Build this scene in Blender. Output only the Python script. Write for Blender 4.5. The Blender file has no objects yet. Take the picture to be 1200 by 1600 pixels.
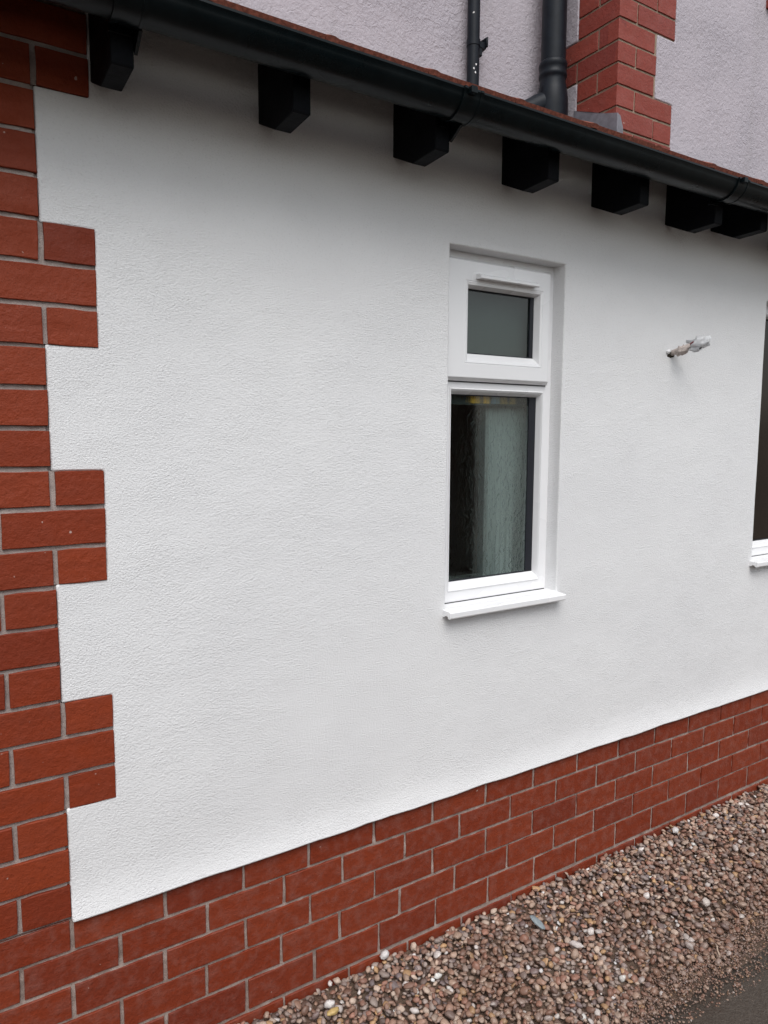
import bpy, bmesh, math, random
import numpy as np
from mathutils import Vector, Matrix, noise
random.seed(7); rng = np.random.default_rng(7)
S = 1.2; ZG = 0.40          # survey units -> metres; survey z=0 is the top of the plinth
def P(x, y, z): return Vector((x*S, y*S, (z+ZG)*S))
scn = bpy.context.scene
# ------------------------------------------------------------------ camera
cd = bpy.data.cameras.new('camera'); cam = bpy.data.objects.new('camera', cd); scn.collection.objects.link(cam)
yaw, pitch, roll, fpx = 0.566129, -0.108815, 0.003752, 1122.14
f = Vector((math.sin(yaw)*math.cos(pitch), math.cos(yaw)*math.cos(pitch), math.sin(pitch)))
r = Vector((math.cos(yaw), -math.sin(yaw), 0)); u = r.cross(f)
r2 = math.cos(roll)*r + math.sin(roll)*u; u2 = -math.sin(roll)*r + math.cos(roll)*u
M = Matrix((r2, u2, -f)).transposed().to_4x4(); M.translation = P(-0.194827, -1.469667, 0.972664)
cam.matrix_world = M
cd.sensor_fit = 'HORIZONTAL'; cd.sensor_width = 36; cd.lens = 36*fpx/1200; cd.clip_start = .05; cd.clip_end = 2000
scn.camera = cam
scn.render.resolution_x = 768; scn.render.resolution_y = 1024
# ------------------------------------------------------------------ sky, sun, exposure (overcast day)
SUN_EL, SUN_AZ = math.radians(55), math.radians(203)   # azimuth clockwise from +Y
w = bpy.data.worlds.new('World'); scn.world = w; w.use_nodes = True
nt = w.node_tree; nt.nodes.clear()
sky = nt.nodes.new('ShaderNodeTexSky'); sky.sky_type = 'NISHITA'; sky.sun_disc = False
sky.sun_elevation = SUN_EL; sky.sun_rotation = SUN_AZ; sky.air_density = 1.6; sky.dust_density = 2.0; sky.ozone_density = 3
hs = nt.nodes.new('ShaderNodeHueSaturation'); hs.inputs['Saturation'].default_value = .29
bg = nt.nodes.new('ShaderNodeBackground'); bg.inputs['Strength'].default_value = .115
wo = nt.nodes.new('ShaderNodeOutputWorld')
nt.links.new(sky.outputs[0], hs.inputs['Color']); nt.links.new(hs.outputs[0], bg.inputs['Color']); nt.links.new(bg.outputs[0], wo.inputs['Surface'])
sl = bpy.data.lights.new('sun', 'SUN'); sl.energy = 1.5; sl.angle = math.radians(45); sl.color = (1, .975, .95)
so = bpy.data.objects.new('sun', sl); scn.collection.objects.link(so)
sd = Vector((math.sin(SUN_AZ)*math.cos(SUN_EL), math.cos(SUN_AZ)*math.cos(SUN_EL), math.sin(SUN_EL)))
so.rotation_euler = sd.to_track_quat('Z', 'Y').to_euler(); so.location = (0, -5, 8)
scn.view_settings.view_transform = 'Standard'; scn.view_settings.look = 'None'
scn.view_settings.gamma = 1; scn.view_settings.use_curve_mapping = False
scn.view_settings.exposure = 0.60
# ------------------------------------------------------------------ helpers
ORG = {}
def link(name, data, origin, parent=None):
    o = bpy.data.objects.new(name, data); scn.collection.objects.link(o)
    ORG[o.name] = Vector(origin)
    if parent is not None:
        o.parent = parent; o.location = Vector(origin) - ORG[parent.name]
    else: o.location = origin
    return o
def tag(o, label=None, cat=None, group=None, kind=None):
    for k, v in (('label', label), ('category', cat), ('group', group), ('kind', kind)):
        if v: o[k] = v
    return o
def thing(name, origin, label, cat, group=None):
    return tag(link(name, None, origin), label, cat, group)
def mesh_obj(name, V, F, mat, parent=None, smooth=False, origin=None):
    """V in world metres"""
    if origin is None:
        a = np.array([tuple(v) for v in V]); origin = Vector(((a[:,0].min()+a[:,0].max())/2, (a[:,1].min()+a[:,1].max())/2, a[:,2].min()))
    me = bpy.data.meshes.new(name); me.from_pydata([tuple(Vector(v)-origin) for v in V], [], F); me.update()
    if mat: me.materials.append(mat)
    if smooth: me.polygons.foreach_set('use_smooth', [True]*len(me.polygons))
    return link(name, me, origin, parent)
class MB:
    def __init__(s): s.V = []; s.F = []
    def add(s, V, F):
        n = len(s.V); s.V += [Vector(v) for v in V]; s.F += [[i+n for i in f] for f in F]
    def box(s, x0, x1, y0, y1, z0, z1, conv=P):
        V = [conv(x, y, z) for x in (x0, x1) for y in (y0, y1) for z in (z0, z1)]
        s.add(V, [(0,1,3,2),(4,6,7,5),(0,4,5,1),(2,3,7,6),(0,2,6,4),(1,5,7,3)]); return s
    def cbox(s, x0, x1, y0, y1, z0, z1, b=.004, conv=P):
        bm = bmesh.new(); bmesh.ops.create_cube(bm, size=1)
        for v in bm.verts: v.co = conv((x0+x1)/2+v.co.x*(x1-x0), (y0+y1)/2+v.co.y*(y1-y0), (z0+z1)/2+v.co.z*(z1-z0))
        bmesh.ops.bevel(bm, geom=bm.edges[:], offset=b*S, segments=1, affect='EDGES')
        s.bm(bm); return s
    def bm(s, bm):
        bm.verts.index_update(); s.add([v.co.copy() for v in bm.verts], [[v.index for v in f.verts] for f in bm.faces]); bm.free()
    def extrude_x(s, prof, x0, x1, conv=P, closed=True, caps=True):
        """prof: list of (y,z)"""
        n = len(prof); V = [conv(x0, y, z) for y, z in prof] + [conv(x1, y, z) for y, z in prof]
        F = [(i, (i+1) % n, n+(i+1) % n, n+i) for i in range(n if closed else n-1)]
        if caps and closed: F += [tuple(range(n))[::-1], tuple(range(n, 2*n))]
        s.add(V, F); return s
    def tube(s, pts, rads, seg=20, cap=True):
        pts = [Vector(p) for p in pts]; rings = []
        n = len(pts); up0 = None
        for i, p in enumerate(pts):
            t = (pts[min(i+1, n-1)]-pts[max(i-1, 0)]).normalized()
            if up0 is None: up0 = Vector((1,0,0)) if abs(t.x) < .8 else Vector((0,0,1))
            a = (up0 - t*up0.dot(t)).normalized(); b = t.cross(a); up0 = a
            rr = rads[i] if hasattr(rads, '__len__') else rads
            rings.append([p+(a*math.cos(k*2*math.pi/seg)+b*math.sin(k*2*math.pi/seg))*rr for k in range(seg)])
        V = [v for R in rings for v in R]
        F = [(i*seg+k, i*seg+(k+1) % seg, (i+1)*seg+(k+1) % seg, (i+1)*seg+k) for i in range(n-1) for k in range(seg)]
        if cap: F += [tuple(range(seg))[::-1], tuple((n-1)*seg+k for k in range(seg))]
        s.add(V, F); return s
    def build(s, name, mat, parent=None, smooth=False, label=None, kind=None, autosmooth=None):
        o = mesh_obj(name, s.V, s.F, mat, parent, smooth)
        bm = bmesh.new(); bm.from_mesh(o.data); bmesh.ops.recalc_face_normals(bm, faces=bm.faces[:])
        if autosmooth:
            for fa in bm.faces: fa.smooth = True
            for e in bm.edges:
                if len(e.link_faces) == 2 and e.calc_face_angle(0) > autosmooth: e.smooth = False
        bm.to_mesh(o.data); bm.free()
        return tag(o, label, None, None, kind)
# ------------------------------------------------------------------ materials
def mat(name, col=(.5,.5,.5), rough=.6, spec=.5):
    m = bpy.data.materials.new(name); m.use_nodes = True
    n = m.node_tree; b = n.nodes['Principled BSDF']
    b.inputs['Base Color'].default_value = (*col, 1); b.inputs['Roughness'].default_value = rough
    b.inputs['Specular IOR Level'].default_value = spec
    return m, n, b
def N(n, t, **kw):
    x = n.nodes.new(t)
    for k, v in kw.items():
        if k in x.inputs: x.inputs[k].default_value = v
        else: setattr(x, k, v)
    return x
def coords(n, scale=(1,1,1), src='world'):
    if src == 'world': c = N(n, 'ShaderNodeNewGeometry').outputs['Position']
    else: c = N(n, 'ShaderNodeTexCoord').outputs['Object']
    m = N(n, 'ShaderNodeMapping'); m.inputs['Scale'].default_value = scale
    n.links.new(c, m.inputs['Vector']); return m.outputs[0]
def noise_t(n, vec, scale, detail=4, rough=.55, dist=0):
    t = N(n, 'ShaderNodeTexNoise'); t.inputs['Scale'].default_value = scale; t.inputs['Detail'].default_value = detail
    t.inputs['Roughness'].default_value = rough; t.inputs['Distortion'].default_value = dist
    n.links.new(vec, t.inputs['Vector']); return t.outputs['Fac']
def ramp(n, fac, stops):
    t = N(n, 'ShaderNodeValToRGB'); e = t.color_ramp.elements
    while len(e) < len(stops): e.new(.5)
    for el, (p, c) in zip(e, stops):
        el.position = p; el.color = (*c, 1) if hasattr(c, '__len__') else (c, c, c, 1)
    n.links.new(fac, t.inputs['Fac']); return t.outputs['Color']
def mixc(n, fac, a, b, mode='MIX'):
    t = N(n, 'ShaderNodeMix'); t.data_type = 'RGBA'; t.blend_type = mode
    for sock, v in ((t.inputs[0], fac), (t.inputs[6], a), (t.inputs[7], b)):
        if isinstance(v, (int, float)): sock.default_value = v
        elif isinstance(v, tuple): sock.default_value = (*v, 1)
        else: n.links.new(v, sock)
    return t.outputs[2]
def math_n(n, op, a, b=0.0, clamp=False):
    t = N(n, 'ShaderNodeMath'); t.operation = op; t.use_clamp = clamp
    for i, v in enumerate((a, b)):
        if isinstance(v, (int, float)): t.inputs[i].default_value = v
        else: n.links.new(v, t.inputs[i])
    return t.outputs[0]
def bump(n, b, h, dist=.002, strength=1.0):
    t = N(n, 'ShaderNodeBump'); t.inputs['Distance'].default_value = dist; t.inputs['Strength'].default_value = strength
    n.links.new(h, t.inputs['Height']); n.links.new(t.outputs[0], b.inputs['Normal'])
MT = {}
def m_render():   # fresh masonry paint over fine stippled render
    m, n, b = mat('white_masonry_paint', (.72,.72,.71), .75, .3)
    v = coords(n, (1, 1, 1.35))
    n1 = noise_t(n, v, 185, 4, .55, 0); n2 = noise_t(n, v, 230, 2, .5); n3 = noise_t(n, v, 7, 3)
    n4 = noise_t(n, v, 1.4, 3)
    h = math_n(n, 'ADD', math_n(n, 'MULTIPLY', n1, 1.0), math_n(n, 'MULTIPLY', n2, .35))
    amp = ramp(n, n3, [(.35, .6), (.7, 1.0)])
    h = math_n(n, 'MULTIPLY', h, amp)
    h = math_n(n, 'ADD', h, math_n(n, 'MULTIPLY', n3, .2))
    bump(n, b, h, .0033, .9)
    c = mixc(n, ramp(n, n4, [(.3, 0), (.75, 1)]), (.765,.765,.768), (.72,.72,.728))
    d = ramp(n, n1, [(.28, .90), (.42, 1.0)])
    sp = ramp(n, noise_t(n, coords(n), 33, 2, .5), [(.80, 1.0), (.83, .72)])
    c = mixc(n, 1.0, c, d, 'MULTIPLY'); c = mixc(n, 1.0, c, sp, 'MULTIPLY')
    n.links.new(c, b.inputs['Base Color']); return m
def m_harling():  # old painted roughcast of the upper house
    m, n, b = mat('old_painted_roughcast', (.5,.46,.48), .8, .3)
    v = coords(n)
    n1 = noise_t(n, v, 42, 4, .62, .8); n2 = noise_t(n, v, 130, 2, .5); n3 = noise_t(n, v, 2.2, 4)
    n5 = noise_t(n, coords(n, (1.4, 1.4, .25)), 5, 4, .6)
    amp = ramp(n, n3, [(.3, .45), (.65, 1.0)])
    h = math_n(n, 'MULTIPLY', math_n(n, 'ADD', n1, math_n(n, 'MULTIPLY', n2, .3)), amp)
    bump(n, b, h, .010, .8)
    c = mixc(n, ramp(n, n3, [(.3, 0), (.7, 1)]), (.43,.395,.43), (.365,.34,.375))
    c = mixc(n, ramp(n, n5, [(.55, 0), (.8, .35)]), c, (.27,.255,.25))
    c = mixc(n, ramp(n, n1, [(.25, .6), (.38, 0)]), c, (.31,.285,.30))
    n.links.new(c, b.inputs['Base Color']); return m
def m_brick(name, c1, c2, c3, rough=.5, bloom=.25):
    m, n, b = mat(name, c1, rough, .28)
    oi = N(n, 'ShaderNodeObjectInfo').outputs['Random']
    v = coords(n); vs = coords(n, (1, 1, 3.5))
    c = ramp(n, oi, [(0, c1), (.5, c2), (1, c3)])
    n1 = noise_t(n, vs, 9, 4, .6); n2 = noise_t(n, v, 260, 2, .6); n3 = noise_t(n, v, 28, 4, .6); n4 = noise_t(n, v, 90, 3, .5)
    c = mixc(n, ramp(n, n1, [(.3, 0), (.75, .55)]), c, tuple(x*.72 for x in c1))
    c = mixc(n, ramp(n, n3, [(.45, 0), (.85, bloom)]), c, (.30,.17,.145))            # pale salt bloom
    c = mixc(n, ramp(n, n2, [(.30, .45), (.40, 0)]), c, tuple(x*.45 for x in c2))    # pits
    c = mixc(n, ramp(n, noise_t(n, coords(n, (1,1,1)), 75, 1, .5), [(.79, 0), (.82, .6)]), c, (.55,.45,.40))   # lime specks
    n.links.new(c, b.inputs['Base Color'])
    n.links.new(ramp(n, n1, [(.3, rough-.1), (.7, rough+.15)]), b.inputs['Roughness'])
    h = math_n(n, 'ADD', math_n(n, 'MULTIPLY', n2, .5), math_n(n, 'ADD', n4, math_n(n, 'MULTIPLY', n3, .8)))
    bump(n, b, h, .0026, .8); return m
def m_mortar(name, col, dark):
    m, n, b = mat(name, col, .9, .2)
    v = coords(n); n1 = noise_t(n, v, 25, 4, .6); n2 = noise_t(n, v, 400, 3, .7); n3 = noise_t(n, v, 5, 3)
    c = mixc(n, ramp(n, n1, [(.35, 0), (.7, 1)]), col, dark); c = mixc(n, ramp(n, n2, [(.35, .5), (.55, 0)]), c, tuple(x*.55 for x in dark))
    c = mixc(n, ramp(n, n3, [(.4, 0), (.7, .4)]), c, tuple(x*.7 for x in dark))
    n.links.new(c, b.inputs['Base Color']); bump(n, b, math_n(n, 'ADD', n2, math_n(n, 'MULTIPLY', n1, 2)), .002, .8); return m
def m_plain(name, col, rough, spec=.5, nscale=60, namp=.15, bd=.0004, speck=None):
    m, n, b = mat(name, col, rough, spec); v = coords(n, src='obj')
    n1 = noise_t(n, v, nscale, 4, .6); n2 = noise_t(n, v, nscale*.12, 3)
    c = mixc(n, ramp(n, n1, [(.3, 0), (.7, 1)]), tuple(x*(1-namp) for x in col), tuple(min(1, x*(1+namp)) for x in col))
    if speck:
        c = mixc(n, ramp(n, noise_t(n, v, speck[0], 1, .4), [(speck[1], 0), (speck[1]+.02, 1)]), c, (.55,.55,.53))
    n.links.new(c, b.inputs['Base Color'])
    n.links.new(ramp(n, n2, [(.3, max(0, rough-.08)), (.7, min(1, rough+.12))]), b.inputs['Roughness'])
    if bd: bump(n, b, n1, bd, .8)
    return m
def m_glass(name, base, dist, scale):
    m, n, b = mat(name, base, .06, .5); b.inputs['IOR'].default_value = 1.52
    b.inputs['Coat Weight'].default_value = 0; b.inputs['Specular IOR Level'].default_value = .22; b.inputs['Coat Roughness'].default_value = .02
    v = coords(n, src='obj')
    h = noise_t(n, v, scale, 2, .5, .3); bump(n, b, h, dist, 1.0)
    t = noise_t(n, v, 3, 3); n.links.new(ramp(n, t, [(.3, tuple(x*.8 for x in base)), (.7, tuple(x*1.2 for x in base))]), b.inputs['Base Color'])
    b.inputs['Roughness'].default_value = .12
    return m
def m_pebble():
    m, n, b = mat('washed_pebbles', (.3,.22,.17), .5, .5)
    a = N(n, 'ShaderNodeAttribute'); a.attribute_name = 'tint'
    v = coords(n); n1 = noise_t(n, v, 180, 4, .6); n2 = noise_t(n, v, 2.5, 4, .6); n3 = noise_t(n, v, 500, 2)
    c = mixc(n, ramp(n, n1, [(.35, .0), (.7, .4)]), a.outputs['Color'], (.17,.12,.09))
    sy = N(n, 'ShaderNodeSeparateXYZ'); n.links.new(N(n, 'ShaderNodeNewGeometry').outputs['Position'], sy.inputs[0])
    toward = math_n(n, 'MULTIPLY', sy.outputs['Y'], -.55)
    wet = ramp(n, math_n(n, 'ADD', math_n(n, 'SUBTRACT', n2, .10), toward), [(.42, 0), (.72, 1)])   # mud washed in from the path side
    c = mixc(n, math_n(n, 'MULTIPLY', wet, .55), c, (.15,.080,.052))
    n.links.new(c, b.inputs['Base Color']); n.links.new(ramp(n, wet, [(0, .62), (1, .38)]), b.inputs['Roughness'])
    bump(n, b, math_n(n, 'ADD', n1, math_n(n, 'MULTIPLY', n3, .3)), .001, .6); return m
def m_soil(name, c1, c2, rough=.8, fine=350, bd=.004):
    m, n, b = mat(name, c1, rough, .4); v = coords(n)
    n1 = noise_t(n, v, 4, 5, .6); n2 = noise_t(n, v, fine, 3, .65); n3 = noise_t(n, v, 60, 4, .6)
    c = mixc(n, ramp(n, n1, [(.35, 0), (.65, 1)]), c1, c2)
    c = mixc(n, ramp(n, n2, [(.35, .6), (.6, 0)]), c, tuple(x*.45 for x in c1))
    c = mixc(n, ramp(n, n3, [(.62, 0), (.75, .5)]), c, tuple(min(1, x*2.2) for x in c2))
    n.links.new(c, b.inputs['Base Color']); n.links.new(ramp(n, n1, [(.4, rough-.25), (.6, rough)]), b.inputs['Roughness'])
    bump(n, b, math_n(n, 'ADD', n3, math_n(n, 'MULTIPLY', n2, .4)), bd, .9); return m
RENDER = m_render(); HARL = m_harling()
BRICK = m_brick('red_engineering_brick', (.215,.031,.0085), (.258,.042,.013), (.178,.0245,.0080), .6, .05)
PBRICK = m_brick('plinth_brick', (.200,.031,.0115), (.240,.043,.017), (.168,.027,.0125), .5, .36)
UBRICK = m_brick('upper_brick', (.22,.040,.026), (.25,.052,.037), (.185,.036,.028), .55, .15)
MORTAR = m_mortar('grey_mortar', (.47,.40,.37), (.35,.295,.27)); PMORTAR = m_mortar('damp_mortar', (.48,.39,.35), (.27,.205,.175))
UMORTAR = m_mortar('buff_mortar', (.36,.29,.22), (.24,.18,.135))
PVC = m_plain('white_upvc', (.80,.80,.81), .25, .5, 14, .01, .0)
BLACK = m_plain('black_painted_timber', (.0035,.004,.0055), .6, .08, 90, .3, .0012)
GUT = m_plain('black_gutter_plastic', (.003,.0055,.0065), .28, .18, 30, .3, 0, (38, .82))
PIPE = m_plain('grey_black_pipe_plastic', (.007,.0095,.014), .42, .18, 25, .25, 0, (26, .81))
LEAD = m_plain('grey_lead', (.17,.165,.19), .55, .5, 30, .25, .0012)
TILE = m_plain('red_brown_roof_tile', (.20,.060,.038), .8, .3, 110, .45, .002)
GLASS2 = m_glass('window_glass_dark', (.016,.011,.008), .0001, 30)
GASK = m_plain('black_gasket', (.010,.011,.016), .45, .4, 30, .1, 0)
PEB = m_pebble()
# ------------------------------------------------------------------ setting
gr = MB(); gr.add([(-400,-400,-.03),(400,-400,-.03),(400,400,-.03),(-400,400,-.03)], [(0,1,2,3)])
tag(gr.build('ground', m_soil('dry_earth', (.13,.10,.08), (.17,.14,.11))), kind='structure')
# gravel bed (soil under the pebbles), a sheet with small humps
def sheet(name, x0, x1, y0f, y1f, nx, ny, zf, material, kind='structure'):
    V = []; F = []
    for i in range(nx+1):
        x = x0+(x1-x0)*i/nx
        for j in range(ny+1):
            y = y0f(x)+(y1f(x)-y0f(x))*j/ny; V.append(Vector((x, y, zf(x, y, j))))
    for i in range(nx):
        for j in range(ny):
            a = i*(ny+1)+j; F.append((a, a+1, a+ny+2, a+ny+1))
    mb = MB(); mb.add(V, F); o = mb.build(name, material, smooth=True); return tag(o, kind=kind)
nz = lambda x, y, s, a=0.0: noise.noise(Vector((x*s, y*s, a)))
sheet('gravel_bed', -2.2, 7.5, lambda x: -.66, lambda x: .12, 300, 28, lambda x, y, j: -.006+.006*nz(x, y, 6), m_soil('brown_wet_soil', (.135,.085,.060), (.165,.115,.082), .65, 300, .010))
edge = lambda x: -.575+.035*nz(x, 0, 2.2, 3)+.02*nz(x, 0, 9, 5)
sheet('tarmac_path', -2.5, 9, lambda x: -2.9, edge, 420, 40, lambda x, y, j: .004 + (.010 if j < 38 else (.006 if j == 38 else (-.004 if j == 39 else -.014))) + .004*nz(x, y, 5, 9),
      m_soil('old_tarmac', (.060,.046,.035), (.080,.064,.051), .72, 260, .008))
# ------------------------------------------------------------------ lean-to extension
ext = thing('house_extension', P(1.5, .2, -.4), 'single storey lean-to with white render, red brick corner and plinth, black rafters and gutter', 'house')
W1 = (.930, 1.335, .515, 1.442); W2 = (2.335, 3.30, .515, 1.442)
QL = -1.30
# course heights on the quoin, measured
ZQ = [0.075*k for k in range(0, 28)]
narrow_wide = lambda k: ((k-1)//3) % 2          # k=1..; 1 = toothed out
def quoin_right(k): return .0925 if narrow_wide(k) else 0.0
# render panel: one sheet cut round the toothing and the windows
def cutsheet(xs, zs, hole, yf, depth, conv=P):
    xs = sorted(set(round(x, 5) for x in xs)); zs = sorted(set(round(z, 5) for z in zs))
    def refine(a, d):
        o = []
        for p, q_ in zip(a, a[1:]):
            n = max(1, int(round((q_-p)/d))); o += [p+(q_-p)*i/n for i in range(n)]
        return o+[a[-1]]
    xs = refine(xs, .035); zs = refine(zs, .035)
    V = {}; L = []; F = []
    def vid(i, j, back):
        k = (i, j, back)
        if k not in V:
            y = yf(xs[i], zs[j]); V[k] = len(L); L.append(conv(xs[i], depth if back else y, zs[j]))
        return V[k]
    keep = lambda i, j: 0 <= i < len(xs)-1 and 0 <= j < len(zs)-1 and not hole((xs[i]+xs[i+1])/2, (zs[j]+zs[j+1])/2)
    for i in range(len(xs)-1):
        for j in range(len(zs)-1):
            if not keep(i, j): continue
            F.append((vid(i,j,0), vid(i+1,j,0), vid(i+1,j+1,0), vid(i,j+1,0)))
            for di, dj, a, b in ((-1,0,(i,j),(i,j+1)), (1,0,(i+1,j+1),(i+1,j)), (0,-1,(i+1,j),(i,j)), (0,1,(i,j+1),(i+1,j+1))):
                if not keep(i+di, j+dj): F.append((vid(*a,0), vid(*b,0), vid(*b,1), vid(*a,1)))
    mb = MB(); mb.add(L, F); return mb
def in_toothing(x, z):
    if x > .0925: return False
    k = int(z/0.075)+1
    if k < 1: return False
    lo = ZQ[(k-1)//3*3]
    if k >= 4 and (k-4) % 6 == 0 and x > 0 and z < lo+.0085: return False   # render comes up to the underside of the lowest toothed brick
    return x < quoin_right(k)
zt = [0, .012, .03, .055]+[.075*3*i for i in range(0, 8)]+[.075*3*i+.0085 for i in (1, 3, 5, 7)]+[1.776]
def y_render(x, z):
    y = .0016*nz(x, z, 1.7, 2)+.0010*nz(x, z, 6, 4)
    if z < .075: y -= .013*(1-z/.075)**1.6      # bell cast over the plinth
    for (a, b, c, d) in (W1, W2):
        if a-.001 <= x <= b+.001 and c-.001 <= z <= d+.001: y = max(y, -.001)
    return y-.001
inwin = lambda x, z: any(a < x < b and c < z < d for a, b, c, d in (W1, W2))
def z_wave(x): return .0035*nz(x, 0, 9, 7)+.002*nz(x, 0, 30, 1)
mb = cutsheet([0, .0925, 6.2, W1[0], W1[1], W2[0], W2[1]], zt+[W1[2], W1[3]], lambda x, z: in_toothing(x, z) or inwin(x, z), y_render, .14)
# uneven hand-cut edges: bottom edge over the plinth and edges beside the toothing
for v in mb.V:
    z = v.z/S-ZG
    if z < .003: v.z += z_wave(v.x/S)*S
    if v.x/S < .1 and abs(v.x/S) < .1:
        v.x += .0016*nz(0, v.z, 18, 2)
# soften arrises
rw = mb.build('rendered_wall', RENDER, ext, smooth=False, autosmooth=math.radians(40))
rb = rw.modifiers.new('bevel', 'BEVEL'); rb.width = .004; rb.segments = 2; rb.limit_method = 'ANGLE'; rb.angle_limit = math.radians(50)
# wall core behind (keeps light out)
core = MB()
core.box(QL, W1[0]-.031, .145, .30, -.45, 1.80); core.box(W1[1]+.031, W2[0]-.031, .145, .30, -.45, 1.80); core.box(W2[1]+.031, 6.2, .145, .30, -.45, 1.80)
for a in (W1, W2): core.box(a[0]-.030, a[1]+.030, .145, .30, -.45, a[2]-.031); core.box(a[0]-.030, a[1]+.030, .145, .30, a[3]+.022, 1.80)
core.box(6.2, 6.3, 0, .7, -.45, 2.1)
core.build('inner_wall', MORTAR, ext)
# bricks ------------------------------------------------------
def brick_mesh(name, material, L, H, D, b=.004, seed=0):
    """front face at local y=0, body going back to y=D; origin at lower left front; metres"""
    rr = random.Random(seed); bm = bmesh.new()
    def J(a=.0009): return rr.uniform(-a, a)
    nx = 7 if L > .15 else 4
    # front grid ring: outer (at depth b) and inner (front)
    def ring(ins, y, j):
        pts = []
        for i in range(nx+1): pts.append((ins+(L-2*ins)*i/nx, ins))
        for i in range(1, 3): pts.append((L-ins, ins+(H-2*ins)*i/2))
        for i in range(1, nx+1): pts.append((L-ins-(L-2*ins)*i/nx, H-ins))
        pts.append((ins, ins+(H-2*ins)/2))
        return [bm.verts.new((x+J(j), y+J(.0003), z+J(j))) for x, z in pts]
    o = ring(0, b*.8, .00125); inn = ring(b*.7, 0, .0009); bk = ring(0, D, 0)
    n = len(o)
    for i in range(n):
        k = (i+1) % n
        bm.faces.new((o[i], o[k], inn[k], inn[i])); bm.faces.new((bk[i], bk[k], o[k], o[i]))
    bm.faces.new(inn)
    bmesh.ops.triangulate(bm, faces=[fa for fa in bm.faces if len(fa.verts) > 4])
    bmesh.ops.recalc_face_normals(bm, faces=bm.faces[:])
    me = bpy.data.meshes.new(name); bm.to_mesh(me); bm.free(); me.materials.append(material); return me
LIB = {}
def brick(parent, material, x0, x1, z0, z1, y=0.0, rot=0, depth=.05, tilt=.0015, conv=P, joinmb=None):
    L = round((x1-x0)*S, 3); H = round((z1-z0)*S, 3)
    Lc = .222 if L > .16 else .108
    key = (material.name, Lc, random.randrange(5))
    if key not in LIB: LIB[key] = brick_mesh('brick', material, Lc, .078, depth*S, .0017, hash(key[1:]) % 1000)
    me = LIB[key]
    org = conv(x0, y, z0)
    if joinmb is not None:
        joinmb.box(x0, x1, y, y+depth, z0, z1); return
    o = link('brick', me, org, parent)
    o.scale = (L/Lc, 1, H/.078)
    o.rotation_euler = (random.uniform(-1, 1)*tilt*1.5, random.uniform(-1, 1)*tilt, rot+random.uniform(-1, 1)*tilt*2)
    return o
J = .0085
# quoin at the left of the photograph
qm = MB(); qm.box(QL, -.0005, .0060, .14, .004, 1.775)
for t in (3, 9, 15, 21): qm.box(-.0004, .0915, .0022, .0064+.12, .075*t, min(1.775, .075*t+.225-.001)) if t == 99 else None
quoin = qm.build('brick_quoin', MORTAR, ext)
def mortar_sheet(name, x0, x1, z0, z1, y, amp, material, parent, dx=.012, dz=.0045, mask=None):
    nx = int((x1-x0)/dx); nz_ = int((z1-z0)/dz); V = []; F = []
    for i in range(nx+1):
        for j in range(nz_+1):
            x = x0+(x1-x0)*i/nx; z = z0+(z1-z0)*j/nz_
            V.append(P(x, y+amp*(nz(x, z, 22, 3)+.6*nz(x, z, 70, 8)), z))
    for i in range(nx):
        for j in range(nz_):
            if mask and mask(x0+(x1-x0)*(i+.5)/nx, z0+(z1-z0)*(j+.5)/nz_): continue
            a = i*(nz_+1)+j; F.append((a, a+nz_+1, a+nz_+2, a+1))
    o = mesh_obj(name, V, F, material, parent, smooth=True); return o
mortar_sheet('mortar', -.6, .0915, .004, 1.774, .0026, .0019, MORTAR, quoin, mask=lambda x, z: x > -.0005 and not (narrow_wide(int(z/.075)+1) and not ((int(z/.075)+1-4) % 6 == 0 and z-int(z/.075)*.075 < .0085)))
# measured lower-edge corrections (photo rows drift a little)
def zrow(k):
    d = {1:.0,2:.0,3:.0}.get(k, 0)
    return .075*(k-1)+.009, .075*k
far = MB()
for k in range(1, 25):
    z0, z1 = zrow(k); z1 = min(z1, 1.774); z0 += random.uniform(-.0008, .0008); z1 += random.uniform(-.0008, .0008)
    ends = []
    if narrow_wide(k):
        xr = .0925
        ends = [(xr-.0875, xr), (-.1835-.001, -.004)] if k % 2 == 0 else [(-.0885, xr)]
        nxt = -.0965 if k % 2 else -.1925
    else:
        ends = [(-.0885, -.0006)] if k % 2 else [(-.1835, -.0006)]
        nxt = -.0965 if k % 2 else -.1925
    while nxt > QL+.02: ends.append((max(QL, nxt-.177), nxt)); nxt -= .1855
    for a, b in ends:
        if b < -.62: far.box(a, b, -.003, .05, z0, z1)
        else: brick(quoin, BRICK, a+random.uniform(0, .001), b-(0 if b > -.01 else random.uniform(0, .001)), z0, z1, -.0035+random.uniform(-.0006, .0006))
tag(far.build('brickwork', BRICK, quoin), kind='stuff')
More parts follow.
